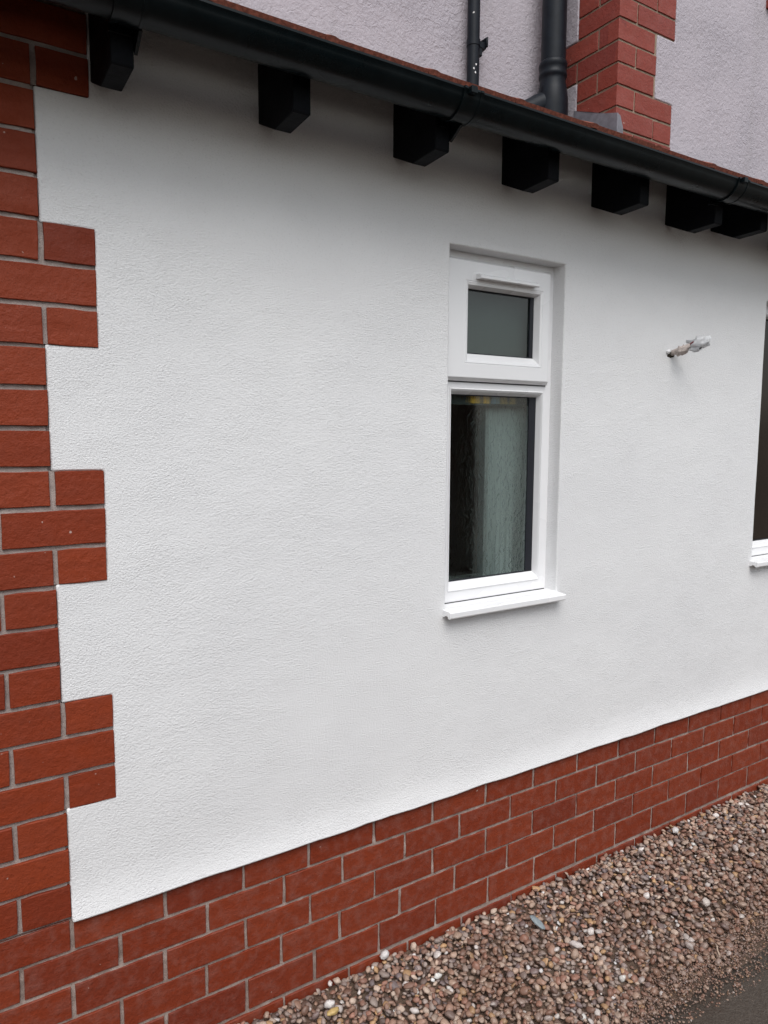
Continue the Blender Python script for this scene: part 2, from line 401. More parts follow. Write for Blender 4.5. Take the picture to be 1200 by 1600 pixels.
# plinth
pm = MB(); pm.box(QL, 6.2, .0085, .14, -.50, .003)
plinth = pm.build('brick_plinth', PMORTAR, ext)
mortar_sheet('mortar', -.6, 2.75, -.43, -.001, .0042, .0026, PMORTAR, plinth)
ROWJ = {1:[-.001,.186,.364,.528,.714,.898,1.084,1.267,1.452,1.641,1.825,2.010,2.198,2.386],
        2:[-.095,.091,.278,.463,.622,.808,.992,1.177,1.362,1.543,1.731,1.919,2.102,2.286],
        3:[-.004,.182,.367,.531,.716,.900,1.087,1.268,1.454,1.636,1.822,2.015,2.200,2.388],
        4:[.088,.273,.454,.613,.794,.977,1.169,1.360,1.537,1.725,1.912,2.097,2.287,2.475],
        5:[.0,.180,.366,.543,.729,.912,1.098,1.280,1.459,1.642,1.828,2.017,2.209,2.396],
        6:[.09,.275,.46,.640,.82,1.005,1.19,1.375,1.56,1.745,1.93,2.115,2.30,2.485],
        7:[.0,.180,.366,.543,.729,.912,1.098,1.280,1.459,1.642,1.828,2.017,2.209,2.396]}
ZB = [0.0, -.068, -.1405, -.2155, -.2905, -.3715, -.445, -.52]
farp = MB()
for k in range(1, 7):
    js = list(ROWJ[k])
    while js[0] > QL+.19: js.insert(0, js[0]-.1855)
    while js[-1] < 6.0: js.append(js[-1]+.186)
    zt_, zb_ = ZB[k-1]-(.0042 if k > 1 else .001), ZB[k]+.0042
    if k == 6: zt_ -= .004
    for a, b in zip(js, js[1:]):
        jw = random.uniform(.0032, .0052)
        if b > 2.75 or a < -.62: farp.box(a+jw, b-jw, .0, .05, zb_, zt_)
        else: brick(plinth, PBRICK, a+jw, b-jw, zb_+random.uniform(-.0006, .0006), zt_+random.uniform(-.0006, .0006), .0+random.uniform(-.0008, .0008))
tag(farp.build('brickwork', PBRICK, plinth), kind='stuff')
# ------------------------------------------------------------------ windows
def loops_frame(name, loops, material, parent, smooth=False):
    """loops: list of (x0,x1,z0,z1,y) nested rectangles joined by faces -> mitred frame"""
    V = []; F = []
    for (x0, x1, z0, z1, y) in loops: V += [P(x0,y,z0), P(x1,y,z0), P(x1,y,z1), P(x0,y,z1)]
    for i in range(len(loops)-1):
        for k in range(4):
            a = i*4+k; b = i*4+(k+1) % 4; F.append((a, b, b+4, a+4))
    mb = MB(); mb.add(V, F); return mb
def ins(rc, d, y): return (rc[0]+d, rc[1]-d, rc[2]+d, rc[3]-d, y)
def fixed_light(frame, lo, lg, yf, glass, gw=.0245):
    loops_frame('', [(*lo, yf-.0004), (lo[0]+.0025, lo[1]-.002, lo[2]+.004, lo[3]-.003, yf-.003), (lo[0]+.006, lo[1]-.004, lo[2]+.012, lo[3]-.008, yf+.002), (*lg, .064), (*lg, .072)], PVC, None).build('glazing_bead', PVC, frame)
    mb = MB(); mb.box(lg[0], lg[1], .0705, .0725, lg[2], lg[3]); mb.build('pane', glass, frame)
    loops_frame('', [(lg[0]+.0005, lg[1]-.0005, lg[2]+.0005, lg[3]-.0005, .0640), (lg[0]+.0030, lg[1]-gw, lg[2]+.0035, lg[3]-.003, .0655), (lg[0]+.003, lg[1]-gw, lg[2]+.0035, lg[3]-.003, .0700)], GASK, None).build('gasket', GASK, frame)
def window_sill(frame, sx0, sx1):
    mb = MB()
    mb.extrude_x([(.0448, .5165), (.0448, .4905), (-.001, .4955), (-.010, .4985), (-.0125, .5020), (-.0225, .5005), (-.0235, .4960), (-.0310, .4955), (-.0325, .4985), (-.0325, .5105), (-.0300, .5130)], sx0, sx1)
    mb.build('sill', PVC, frame)
    mb = MB(); mb.box(sx0+.012, sx1-.012, .0432, .0449, .5166, .5186); mb.build('gasket', GASK, frame)
def make_window(w, label, glassA, glassB, sx0, sx1):
    x0, x1, z0, z1 = w; yf = .045
    lo = (x0+.040, x1-.030, .546, 1.0935); lg = (x0+.050, x1-.037, .570, 1.078)
    fr = MB()
    fr.box(x0-.03, lo[0], yf, .11, z0-.002, z1+.02); fr.box(lo[1], x1+.02, yf, .11, z0-.002, z1+.02)
    fr.box(lo[0], lo[1], yf, .11, z0-.002, lo[2]); fr.box(lo[0], lo[1], yf, .11, lo[3], 1.145); fr.box(lo[0], lo[1], yf, .11, 1.395, z1+.02)
    frame = fr.build('window', PVC, ext, label=label)
    fixed_light(frame, lo, lg, yf, glassB)
    # top-hung sash, proud of the frame
    so_ = (x0+.010, x1-.020, 1.1110, z1-.017); ys = .027
    si = (x0+.083, x1-.064, 1.166, 1.358); sg = (x0+.098, x1-.070, 1.184, 1.352)
    sh = loops_frame('', [ins(so_, 0, .046), ins(so_, .0005, ys+.013), ins(so_, .009, ys+.0005), ins(so_, .011, ys), (si[0]-.010, si[1]+.008, si[2]-.010, si[3]+.010, ys), (si[0]-.009, si[1]+.007, si[2]-.009, si[3]+.009, ys+.0014), (si[0]-.007, si[1]+.006, si[2]-.007, si[3]+.007, ys),
                     (*si, ys+.002), (*sg, .048), (*sg, .056)], PVC, None)
    sh.build('sash', PVC, frame)
    mb = MB(); mb.box(sg[0], sg[1], .0545, .0565, sg[2], sg[3]); mb.build('pane', glassA, frame)
    g = loops_frame('', [(sg[0]+.0005, sg[1]-.0005, sg[2]+.0005, sg[3]-.0005, .0480), (sg[0]+.002, sg[1]-.012, sg[2]+.003, sg[3]-.003, .0495), (sg[0]+.002, sg[1]-.012, sg[2]+.003, sg[3]-.003, .0540)], GASK, None)
    g.build('gasket', GASK, frame)
    mb = MB(); mb.box(so_[0]+.003, so_[1]-.003, .0430, .0448, 1.1085, 1.1108); mb.build('gasket', GASK, frame)
    mb = MB(); vx0, vx1 = x0+.108, x1-.090
    mb.extrude_x([(.0268, 1.386), (.018, 1.386), (.008, 1.380), (.006, 1.3735), (.010, 1.3715), (.0268, 1.374)], vx0, vx1)
    mb.build('trickle_vent', PVC, frame)
    window_sill(frame, sx0, sx1)
    # plastered reveal inside and the dim room beyond it
    mb = MB()
    mb.box(x1+.0015, x1+.03, .1105, .36, z0, z1); mb.box(x0-.03, x0-.0015, .1105, .30, z0, z1)
    mb.box(x0, x1, .1105, .30, z1, z1+.02); mb.box(x0, x1, .1105, .34, z0-.03, z0)
    mb.build('inner_reveal', PLASTER, frame)
    mb = MB(); X0, X1, Y0, Y1, Z0, Z1 = x0-.6, x1+1.0, .362, 1.9, -.3, 1.76
    for bx in ((X0-.02, X0, Y0, Y1, Z0, Z1), (X1, X1+.02, Y0, Y1, Z0, Z1), (X0, X1, Y1, Y1+.02, Z0, Z1), (X0, X1, Y0, Y1, Z0-.02, Z0), (X0, X1, Y0, Y1, Z1, Z1+.02)): mb.box(*bx)
    mb.build('room_lining', ROOM, frame)
    # pale curtain added to lighten the right side of the pane
    mb = MB(); pr = []; cx0, cx1 = x0+.222, x1-.004
    for i in range(29):
        t = i/28; pr.append((cx0+(cx1-cx0)*t, .112+.0012*math.sin(t*9)))
    V = [P(a_, b_, zz_) for zz_ in (z0+.004, z1-.01) for a_, b_ in pr]+[P(a_, b_+.0015, zz_) for zz_ in (z0+.004, z1-.01) for a_, b_ in pr]
    mb.add(V, [(i, i+1, 30+i-1+0, 29+i) for i in range(28)]+[(58+i, 87+i, 88+i, 59+i) for i in range(28)])
    mb.build('fill_panel', PLASTER, frame, smooth=True)
    # roller blind drawn half way behind the glass, patches stand in for a coloured reflection
    mb = MB(); mb.box(x0+.02, x1-.012, .0885, .0900, 1.052, 1.40); bl = mb.build('roller_blind', BLIND, frame)
    for a, c_, mt_ in ((.175, .207, YEL), (.220, .243, YEL), (.248, .279, BLU), (.284, .308, YEL2), (.318, .340, YEL2)):
        mb = MB(); mb.box(x0+a-.03, x0+c_-.031, .0868, .0884, 1.057, 1.090); mb.build('reflection_patch', mt_, bl)
    return frame
def make_window_single(w, label, glass, sx0, sx1):
    x0, x1, z0, z1 = w; yf = .045
    lo = (x0+.040, x1-.040, .546, 1.412); lg = (x0+.050, x1-.050, .570, 1.398)
    fr = MB(); fr.box(x0-.03, lo[0], yf, .11, z0-.002, z1+.02); fr.box(lo[1], x1+.02, yf, .11, z0-.002, z1+.02)
    fr.box(lo[0], lo[1], yf, .11, z0-.002, lo[2]); fr.box(lo[0], lo[1], yf, .11, lo[3], z1+.02)
    frame = fr.build('window', PVC, ext, label=label)
    fixed_light(frame, lo, lg, yf, glass); window_sill(frame, sx0, sx1)
    mb = MB(); mb.box(x0, x1, .115, .13, z0, z1); mb.build('room_lining', ROOM, frame)
    return frame
PLASTER = m_plain('sage_plaster', (.33,.38,.37), .8, .3, 20, .05, 0); ROOM = m_plain('dim_brown_room', (.34,.25,.21), .9, .2, 3, .3, 0)
BLIND = m_plain('grey_green_blind', (.055,.070,.068), .9, .2, 200, .06, 0); YEL = m_plain('yellow_reflection', (.75,.46,.07), .9, .2, 200, .1, 0)
YEL2 = m_plain('ochre_reflection', (.30,.22,.08), .9, .2, 200, .1, 0); BLU = m_plain('pale_blue_reflection', (.18,.26,.30), .9, .2, 200, .1, 0)
def thin_glass(name, tint, bscale, bdist, refr, rough):
    m = bpy.data.materials.new(name); m.use_nodes = True; n = m.node_tree; n.nodes.clear()
    out = N(n, 'ShaderNodeOutputMaterial'); tr = N(n, 'ShaderNodeBsdfTransparent'); tr.inputs[0].default_value = (*tint, 1)
    gl = N(n, 'ShaderNodeBsdfGlossy'); gl.inputs['Roughness'].default_value = rough; fr = N(n, 'ShaderNodeFresnel'); fr.inputs['IOR'].default_value = 1.75
    body = tr.outputs[0]
    if refr:
        v = coords(n, (1, 1, .7), src='obj'); bp = N(n, 'ShaderNodeBump'); bp.inputs['Distance'].default_value = bdist
        n.links.new(noise_t(n, v, bscale, 2, .5, 1.0), bp.inputs['Height'])
        rf_ = N(n, 'ShaderNodeBsdfRefraction'); rf_.inputs['IOR'].default_value = 1.35; rf_.inputs['Roughness'].default_value = .06; rf_.inputs[0].default_value = (*tint, 1)
        n.links.new(bp.outputs[0], rf_.inputs['Normal']); mx = N(n, 'ShaderNodeMixShader'); mx.inputs[0].default_value = refr
        n.links.new(tr.outputs[0], mx.inputs[1]); n.links.new(rf_.outputs[0], mx.inputs[2]); body = mx.outputs[0]
    m2 = N(n, 'ShaderNodeMixShader'); bf = N(n, 'ShaderNodeNewGeometry').outputs['Backfacing']
    n.links.new(math_n(n, 'MULTIPLY', fr.outputs[0], math_n(n, 'SUBTRACT', 1.0, bf)), m2.inputs[0]); n.links.new(body, m2.inputs[1]); n.links.new(gl.outputs[0], m2.inputs[2])
    n.links.new(m2.outputs[0], out.inputs['Surface']); return m
GLASS = thin_glass('obscured_glass', (.95,.98,.97), 52, .0040, .42, .04)
CLEAR = thin_glass('clear_glass', (.95,.98,.97), 0, 0, 0, .02)
make_window(W1, 'narrow white window with small top light over tall obscured pane', CLEAR, GLASS, .922, 1.343)
make_window_single(W2, 'white window cut by the right edge of the photo with dark glass', GLASS2, 2.320, 3.31)
# ------------------------------------------------------------------ rafters
RX = [-.235, .097, .426, .760, 1.093, 1.427, 1.756, 1.987, 2.32, 2.65, 2.98, 3.31, 3.64]
sl_ = .55
ztop = lambda y: 1.668+sl_*(y+.215)
for i, x in enumerate(RX):
    wd = .037; zA = 1.612 if i != 7 else 1.628
    mb = MB(); mb.extrude_x([(.14, zA+.02), (0, zA), (-.078, zA-.037), (-.082, zA-.0375), (-.166, zA-.034), (-.168, zA-.031), (-.168, ztop(-.168)), (.14, ztop(.14))], x, x+wd)
    o = mb.build('rafter', BLACK, ext)
    bv = o.modifiers.new('bevel', 'BEVEL'); bv.width = .0018; bv.segments = 1
# ------------------------------------------------------------------ roof
rf = MB(); rf.extrude_x([(-.168, ztop(-.168)+.0005), (-.168, ztop(-.168)+.013), (.70, ztop(.70)+.013), (.70, ztop(.70)+.0005)], QL, 1.965)
rf.extrude_x([(-.168, ztop(-.168)+.0005), (-.168, ztop(-.168)+.013), (.385, ztop(.385)+.013), (.385, ztop(.385)+.0005)], 1.966, 6.2)
roof = rf.build('roof', BLACK, ext)
# interlocking tiles: curved front edge with a side roll at each joint
def tile_mesh():
    nx = 25; L = .235*S; D = .26*S; V = []; F = []
    prof = []
    for i in range(nx+1):
        t = i/nx
        h = .0026*S*math.sin(math.pi*t/.12) if t < .12 else 0.0
        prof.append((t*L*.995, h))
    th = .010*S
    for yy, lift in ((0, 0), (D, 0)):
        for x, h in prof: V.append((x, yy, h+th))
        for x, h in prof: V.append((x, yy, h))
    m = nx+1
    for i in range(nx):
        F.append((i, i+1, 2*m+i+1, 2*m+i)); F.append((m+i, 3*m+i, 3*m+i+1, m+i+1)); F.append((i, m+i, m+i+1, i+1)); F.append((2*m+i, 2*m+i+1, 3*m+i+1, 3*m+i))
    F.append((0, 2*m, 3*m, m)); F.append((nx, m+nx, 3*m+nx, 2*m+nx))
    me = bpy.data.meshes.new('tile'); me.from_pydata(V, [], F); me.materials.append(TILE)
    bm = bmesh.new(); bm.from_mesh(me); bmesh.ops.recalc_face_normals(bm, faces=bm.faces[:]); bm.to_mesh(me); bm.free()
    return me
TM = tile_mesh(); ang = math.atan(sl_)
for c in range(4):
    y0 = -.218+.215*c
    for i in range(26):
        x = -1.18+.235*i+.004
        if x > 4.6: continue
        if x > 1.85 and y0 > .15: continue
        if x+.235 > 1.97 and y0 > .15: continue
        z = 1.694+sl_*(y0+.218)+.0035*c*0+.009*(1 if c else 0)*.3
        o = link('tile', TM, P(x, y0+random.uniform(-.0015, .0015), z+random.uniform(-.0012, .0012)), roof)
        o.rotation_euler = (ang-.045+random.uniform(-.004, .004), random.uniform(-.004, .004), random.uniform(-.004, .004))
# ------------------------------------------------------------------ gutter
gy, gz, gr_ = -.2105, 1.6705, .0430
def half_ring(rad, th, n=22, lip=True):
    out = [(gy+math.cos(math.pi+math.pi*i/n)*rad, gz+math.sin(math.pi+math.pi*i/n)*rad) for i in range(n+1)]
    if lip: out = [(gy-rad+.004, gz+.0025), (gy-rad-.0022, gz+.0030), (gy-rad-.0030, gz-.0015)]+out[1:]
    inn = [(gy+math.cos(2*math.pi-math.pi*i/n)*(rad-th), gz+math.sin(2*math.pi-math.pi*i/n)*(rad-th)) for i in range(n+1)]
    return out+inn
mb = MB(); mb.extrude_x(half_ring(gr_, .0022), QL, 5.9); gutter = mb.build('gutter', GUT, ext, autosmooth=math.radians(35))
for gx in (.112, .788, 1.745, 2.75):
    mb = MB(); mb.extrude_x(half_ring(gr_+.0030, .0028), gx-.020, gx+.024)
    mb.extrude_x(half_ring(gr_+.0042, .0038), gx-.023, gx-.016); mb.extrude_x(half_ring(gr_+.0042, .0038), gx+.020, gx+.027)
    mb.cbox(gx-.018, gx+.022, -.171, -.1635, 1.625, 1.700, .001)
    mb.cbox(gx-.012, gx+.004, -.268, -.255, 1.660, 1.674, .001)
    mb.build('gutter_union', GUT, gutter, autosmooth=math.radians(35))
for gx in (.445, 1.11, 2.34):
    pass
# bracket arm from the union down to the third rafter's side
mb = MB(); mb.extrude_x([(-.205, 1.622), (-.168, 1.600), (-.150, 1.640), (-.168, 1.665)], .797, .803); mb.build('gutter_bracket', GUT, gutter)
mb = MB(); mb.extrude_x([(-.205, 1.622), (-.168, 1.600), (-.150, 1.640), (-.168, 1.665)], .1345, .140); mb.build('gutter_bracket', GUT, gutter)
# ------------------------------------------------------------------ main house behind
mh = thing('main_house', P(2.0, .8, -.4), 'taller main house behind the lean-to with pinkish roughcast wall and red brick corner', 'house')
XC, YB, YA = 1.985, .40, .715
def walltooth_front(z):   # distance of brickwork on the front face
    k = math.floor((z-2.0045)/.0757); return .315 if k in (0, 1, 2, 6, 7, 8, 12, 13, 14, 18, 19) else .212
def walltooth_ret(z):
    k = math.floor((z-2.0045)/.0757); return .290 if k in (4, 5, 9, 10, 11, 15, 16, 17) else .195
ZU = [2.0045+.0757*k for k in range(-6, 24)]
def harl(name, xs, zs, hole, conv, depth): 
    m_ = cutsheet(xs, zs, hole, lambda x, z: .003*nz(x, z, 2, 8)+.0022*nz(x, z, 9, 5), depth, conv)
    o = m_.build(name, HARL, mh, smooth=False, autosmooth=math.radians(40)); b_ = o.modifiers.new('bevel', 'BEVEL'); b_.width = .006; b_.segments = 2; b_.limit_method = 'ANGLE'; b_.angle_limit = math.radians(50)
    return o
convA = lambda a, d, z: P(a, YA+d, z)
convB = lambda a, d, z: P(XC+a, YB+d, z)
convR = lambda a, d, z: P(XC+d, YB+a, z)
harl('rear_wall', [-3, XC+.02], [1.2, 4.4], lambda x, z: False, convA, .2)
UWX = (.93, 1.75, 2.79, 3.9)
harl('front_wall', [0, .212, .315, UWX[0], UWX[1], 5], [1.6]+ZU[2:]+[UWX[2], UWX[3], 4.4], lambda x, z: x < walltooth_front(z) or (UWX[0] < x < UWX[1] and UWX[2] < z < UWX[3]), convB, .15)
harl('return_wall', [0, .195, .290, YA-YB+.01], [1.6]+ZU[2:]+[4.4], lambda x, z: x < walltooth_ret(z), convR, .15)
mb = MB(); mb.box(XC+.0042, XC+.32, YB+.0042, YB+.30, 1.6, 3.72); uq = mb.build('brick_quoin', UMORTAR, mh)
mb = MB(); mb.box(XC+.321, XC+5, YB+.16, YB+.30, 1.6, 4.4); mb.box(-3, XC+.3, YA+.21, YA+.3, 1.2, 4.4); mb.build('inner_wall', UMORTAR, mh)
fu = MB()
for k in range(-4, 22):
    z0 = 2.0045+.0757*k+.0055; z1 = 2.0045+.0757*(k+1)-.0035
    zc = (z0+z1)/2
    vis = 2.0 < zc < 2.75
    def B(a, b, face):
        if not vis:
            if face == 'f': fu.box(XC+a, XC+b, YB, YB+.05, z0, z1)
            else: fu.box(XC, XC+.05, YB+a, YB+b, z0, z1)
            return
        if face == 'f': brick(uq, UBRICK, XC+a, XC+b, z0, z1, YB+random.uniform(-.0008, .0008), depth=.05)
        else:
            # face turned to -X: brick runs from far end to near end
            L = (b-a)
            o = brick(uq, UBRICK, 0, L, z0, z1, 0, depth=.05)
            o.location = P(XC+random.uniform(-.0008, .0008), YB+b, z0) - ORG[uq.name]
            o.rotation_euler = (0, 0, -math.pi/2)
    wf = walltooth_front(zc); wr = walltooth_ret(zc); g = .0025
    if k % 2 == 1:   # stretcher on front, header on return
        B(.0, .200 if wf < .25 else .204, 'f')
        if wf > .25: B(.211, wf-.002, 'f')
        B(.0012, .092, 'r'); B(.100, .193 if wr < .25 else .288, 'r')
    else:
        B(.0, .094, 'f'); B(.102, (.210 if wf < .25 else .313), 'f')
        B(.0012, .193, 'r')
        if wr > .25: B(.201, .288, 'r')
tag(fu.build('brickwork', UBRICK, uq), kind='stuff')
# lead soaker at the foot of the corner
mb = MB()
def lead_poly(pts, t):
    n = len(pts); a = [P(*p) for p in pts]; b = [P(p[0]+t[0], p[1]+t[1], p[2]) for p in pts]
    mb.add(a+b, [tuple(range(n)), tuple(range(n, 2*n))[::-1]]+[(i, (i+1) % n, n+(i+1) % n, n+i) for i in range(n)])
lead_poly([(XC-.008, .388, 2.127), (XC-.007, .45, 2.147), (XC-.009, .52, 2.176), (XC-.007, .60, 2.208), (XC-.007, .60, 1.95), (XC-.007, .388, 1.95)], (.006, 0))
lead_poly([(XC-.008, .388, 2.127), (XC+.012, .391, 2.124), (XC+.030, .392, 2.085), (XC+.036, .391, 1.95), (XC-.008, .388, 1.95)], (0, .007))
mb.build('lead_flashing', LEAD, mh)
# brick sill and window of the upper floor, just entering at the top right corner
mb = MB(); mb.box(XC+UWX[0]-.03, XC+UWX[1]+.03, YB-.022, YB+.10, UWX[2]-.035, UWX[2]-.001); us = mb.build('window_sill', UBRICK, mh)
mb = MB(); mb.box(XC+UWX[0], XC+UWX[1], YB+.07, YB+.078, UWX[2], UWX[3]); uw = mb.build('window', GLASS2, mh)
mb = MB(); a, b, c, d = XC+UWX[0], XC+UWX[1], UWX[2], UWX[3]
mb.box(a, a+.05, YB+.05, YB+.07, c, d); mb.box(b-.05, b, YB+.05, YB+.07, c, d); mb.box(a+.05, b-.05, YB+.05, YB+.07, c, c+.05); mb.box(a+.05, b-.05, YB+.05, YB+.07, d-.05, d)
mb.build('window_frame', PVC, uw)
# soil pipe with collar and branch
px_, py_ = 1.892, .630; R = .046*S
mb = MB(); mb.tube([P(px_+.0, py_, 2.36), P(px_, py_, 4.3)], R, 32)
soil = mb.build('soil_pipe', PIPE, mh, autosmooth=math.radians(40))
mb = MB()
zz = [2.08, 2.20, 2.235, 2.27, 2.300, 2.312, 2.316, 2.326, 2.330, 2.346, 2.350, 2.362, 2.368, 2.372]
rr_ = [.058, .060, .059, .054, .048, .049, .0525, .0525, .0505, .0505, .053, .053, .051, .046]
mb.tube([P(px_, py_, z) for z in zz], [a*S for a in rr_], 32)
mb.build('collar', PIPE, soil, autosmooth=math.radians(60))
mb = MB()
pts = []
for i in range(9):
    t = i/8; pts.append(P(px_-.005-.150*t, py_+.010+.03*t, 2.228-.035*t-.065*t*t))
mb.tube(pts, [a*S for a in (.044, .044, .043, .042, .042, .044, .045, .0455, .0455)], 24)
mb.build('branch_pipe', PIPE, soil, smooth=True)
mb = MB()
for sgn in (-1, 1):
    mb.add([P(px_+sgn*.030, py_-.03, 2.315), P(px_+sgn*.052, py_-.01, 2.27), P(px_+sgn*.052, py_-.012, 2.19), P(px_+sgn*.03, py_-.035, 2.17), P(px_+sgn*.030, py_-.022, 2.315), P(px_+sgn*.058, py_, 2.27), P(px_+sgn*.058, py_-.002, 2.19), P(px_+sgn*.03, py_-.027, 2.17)],
           [(0,1,2,3),(4,5,6,7),(0,1,5,4),(1,2,6,5),(2,3,7,6)])
mb.build('web', PIPE, soil, smooth=True)
# waste pipe with clip
wx, wy = 1.540, .675; r1 = .0225*S
mb = MB(); mb.tube([P(wx, wy, 1.95), P(wx, wy, 4.3)], r1, 24); waste = mb.build('waste_pipe', PIPE, mh, autosmooth=math.radians(40))
mb = MB(); mb.tube([P(wx, wy, 2.352), P(wx, wy, 2.374)], r1+.0022*S, 24)
mb.extrude_x([(wy-.012, 2.353), (wy+.012, 2.350), (wy+.012, 2.376), (wy-.012, 2.373)], wx+.020, wx+.050)
mb.cbox(wx+.044, wx+.052, wy-.022, wy+.012, 2.356, 2.390, .002); mb.cbox(wx+.02, wx+.035, wy-.010, wy+.038, 2.325, 2.372, .002)
mb.build('pipe_clip', PIPE, waste, autosmooth=math.radians(40))
for (ox, oy, oz) in ((-.012, -.0205, 2.268), (-.004, -.0228, 2.283), (-.006, -.0222, 2.255)):
    bm = bmesh.new(); bmesh.ops.create_icosphere(bm, subdivisions=1, radius=.0042); 
    for v in bm.verts: v.co = Vector((v.co.x, v.co.y*.3, v.co.z*random.uniform(.8, 1.7)))+P(wx+ox, wy+oy, oz)
    mb = MB(); mb.bm(bm); mb.build('paint_fleck', PVC, waste)
# ------------------------------------------------------------------ cable stub
cs = thing('cable_stub', P(1.80, -.001, 1.228), 'capped cable end wrapped in crumpled white plastic sticking out of the white wall', 'cable')
def blob(name, c, rad, ax, mt_, parent, amp=.25, sc=60, sub=3, seed=0, mb=None, smooth=True):
    bm = bmesh.new(); bmesh.ops.create_icosphere(bm, subdivisions=sub, radius=1)
    A = Vector(ax).normalized(); q_ = A.to_track_quat('X', 'Z')
    for v in bm.verts:
        d = v.co.normalized(); k = 1+amp*noise.noise(d*sc/20+Vector((seed, 0, 0)))+amp*.5*noise.noise(d*sc/7+Vector((seed, 3, 0)))
        v.co = Vector(c)+q_@Vector((d.x*rad[0]*k, d.y*rad[1]*k, d.z*rad[2]*k))
    m_ = MB(); m_.bm(bm); return m_.build(name, mt_, parent, smooth=smooth)
TAN = m_plain('dusty_tan_sheath', (.46,.40,.37), .7, .3, 120, .3, .001)
WP, wn, wb = mat('crumpled_white_plastic', (.80,.81,.83), .3, .5); wb.inputs['Transmission Weight'].default_value = .35; wb.inputs['IOR'].default_value = 1.2
DRK = m_plain('dark_hole', (.035,.030,.022), .9, .2, 120, .4, .001); RED = m_plain('dull_red_wire', (.22,.035,.04), .5, .4, 80, .2, 0)
blob('wall_hole', P(1.812, -.001, 1.222), (.017*S, .0045*S, .007*S), (1, 0, .08), DRK, cs, .35)
blob('filler', P(1.797, -.003, 1.2325), (.011*S, .006*S, .006*S), (1, 0, .4), RENDER, cs, .5, seed=4)
mb = MB(); mb.tube([P(1.812, .01, 1.226), P(1.816, -.015, 1.232), P(1.822, -.038, 1.240), P(1.826, -.062, 1.248)], [.0085*S, .0090*S, .0095*S, .0075*S], 14)
mb.build('sheath', TAN, cs, smooth=True)
blob('loose_wrap', P(1.820, -.034, 1.234), (.022*S, .012*S, .014*S), (.2, -1, .22), TAN, cs, .55, 90, seed=9)
blob('plastic_wrap', P(1.832, -.088, 1.2560), (.034*S, .013*S, .0165*S), (.15, -1, .10), WP, cs, .7, 90, seed=2)
blob('plastic_wrap', P(1.829, -.070, 1.238), (.020*S, .006*S, .008*S), (.2, -1, -.25), WP, cs, .7, 90, seed=12)
for p0, p1, m_ in ((P(1.822,-.060,1.250), P(1.822,-.074,1.2585), RED), (P(1.828,-.060,1.247), P(1.826,-.078,1.249), RED), (P(1.824,-.066,1.256), P(1.823,-.082,1.266), DRK), (P(1.832,-.088,1.236), P(1.833,-.094,1.237), DRK)):
    mb = MB(); mb.tube([p0, (p0+p1)/2+Vector((0,0,.001)), p1], .0019*S, 8); mb.build('wire', m_, cs, smooth=True)
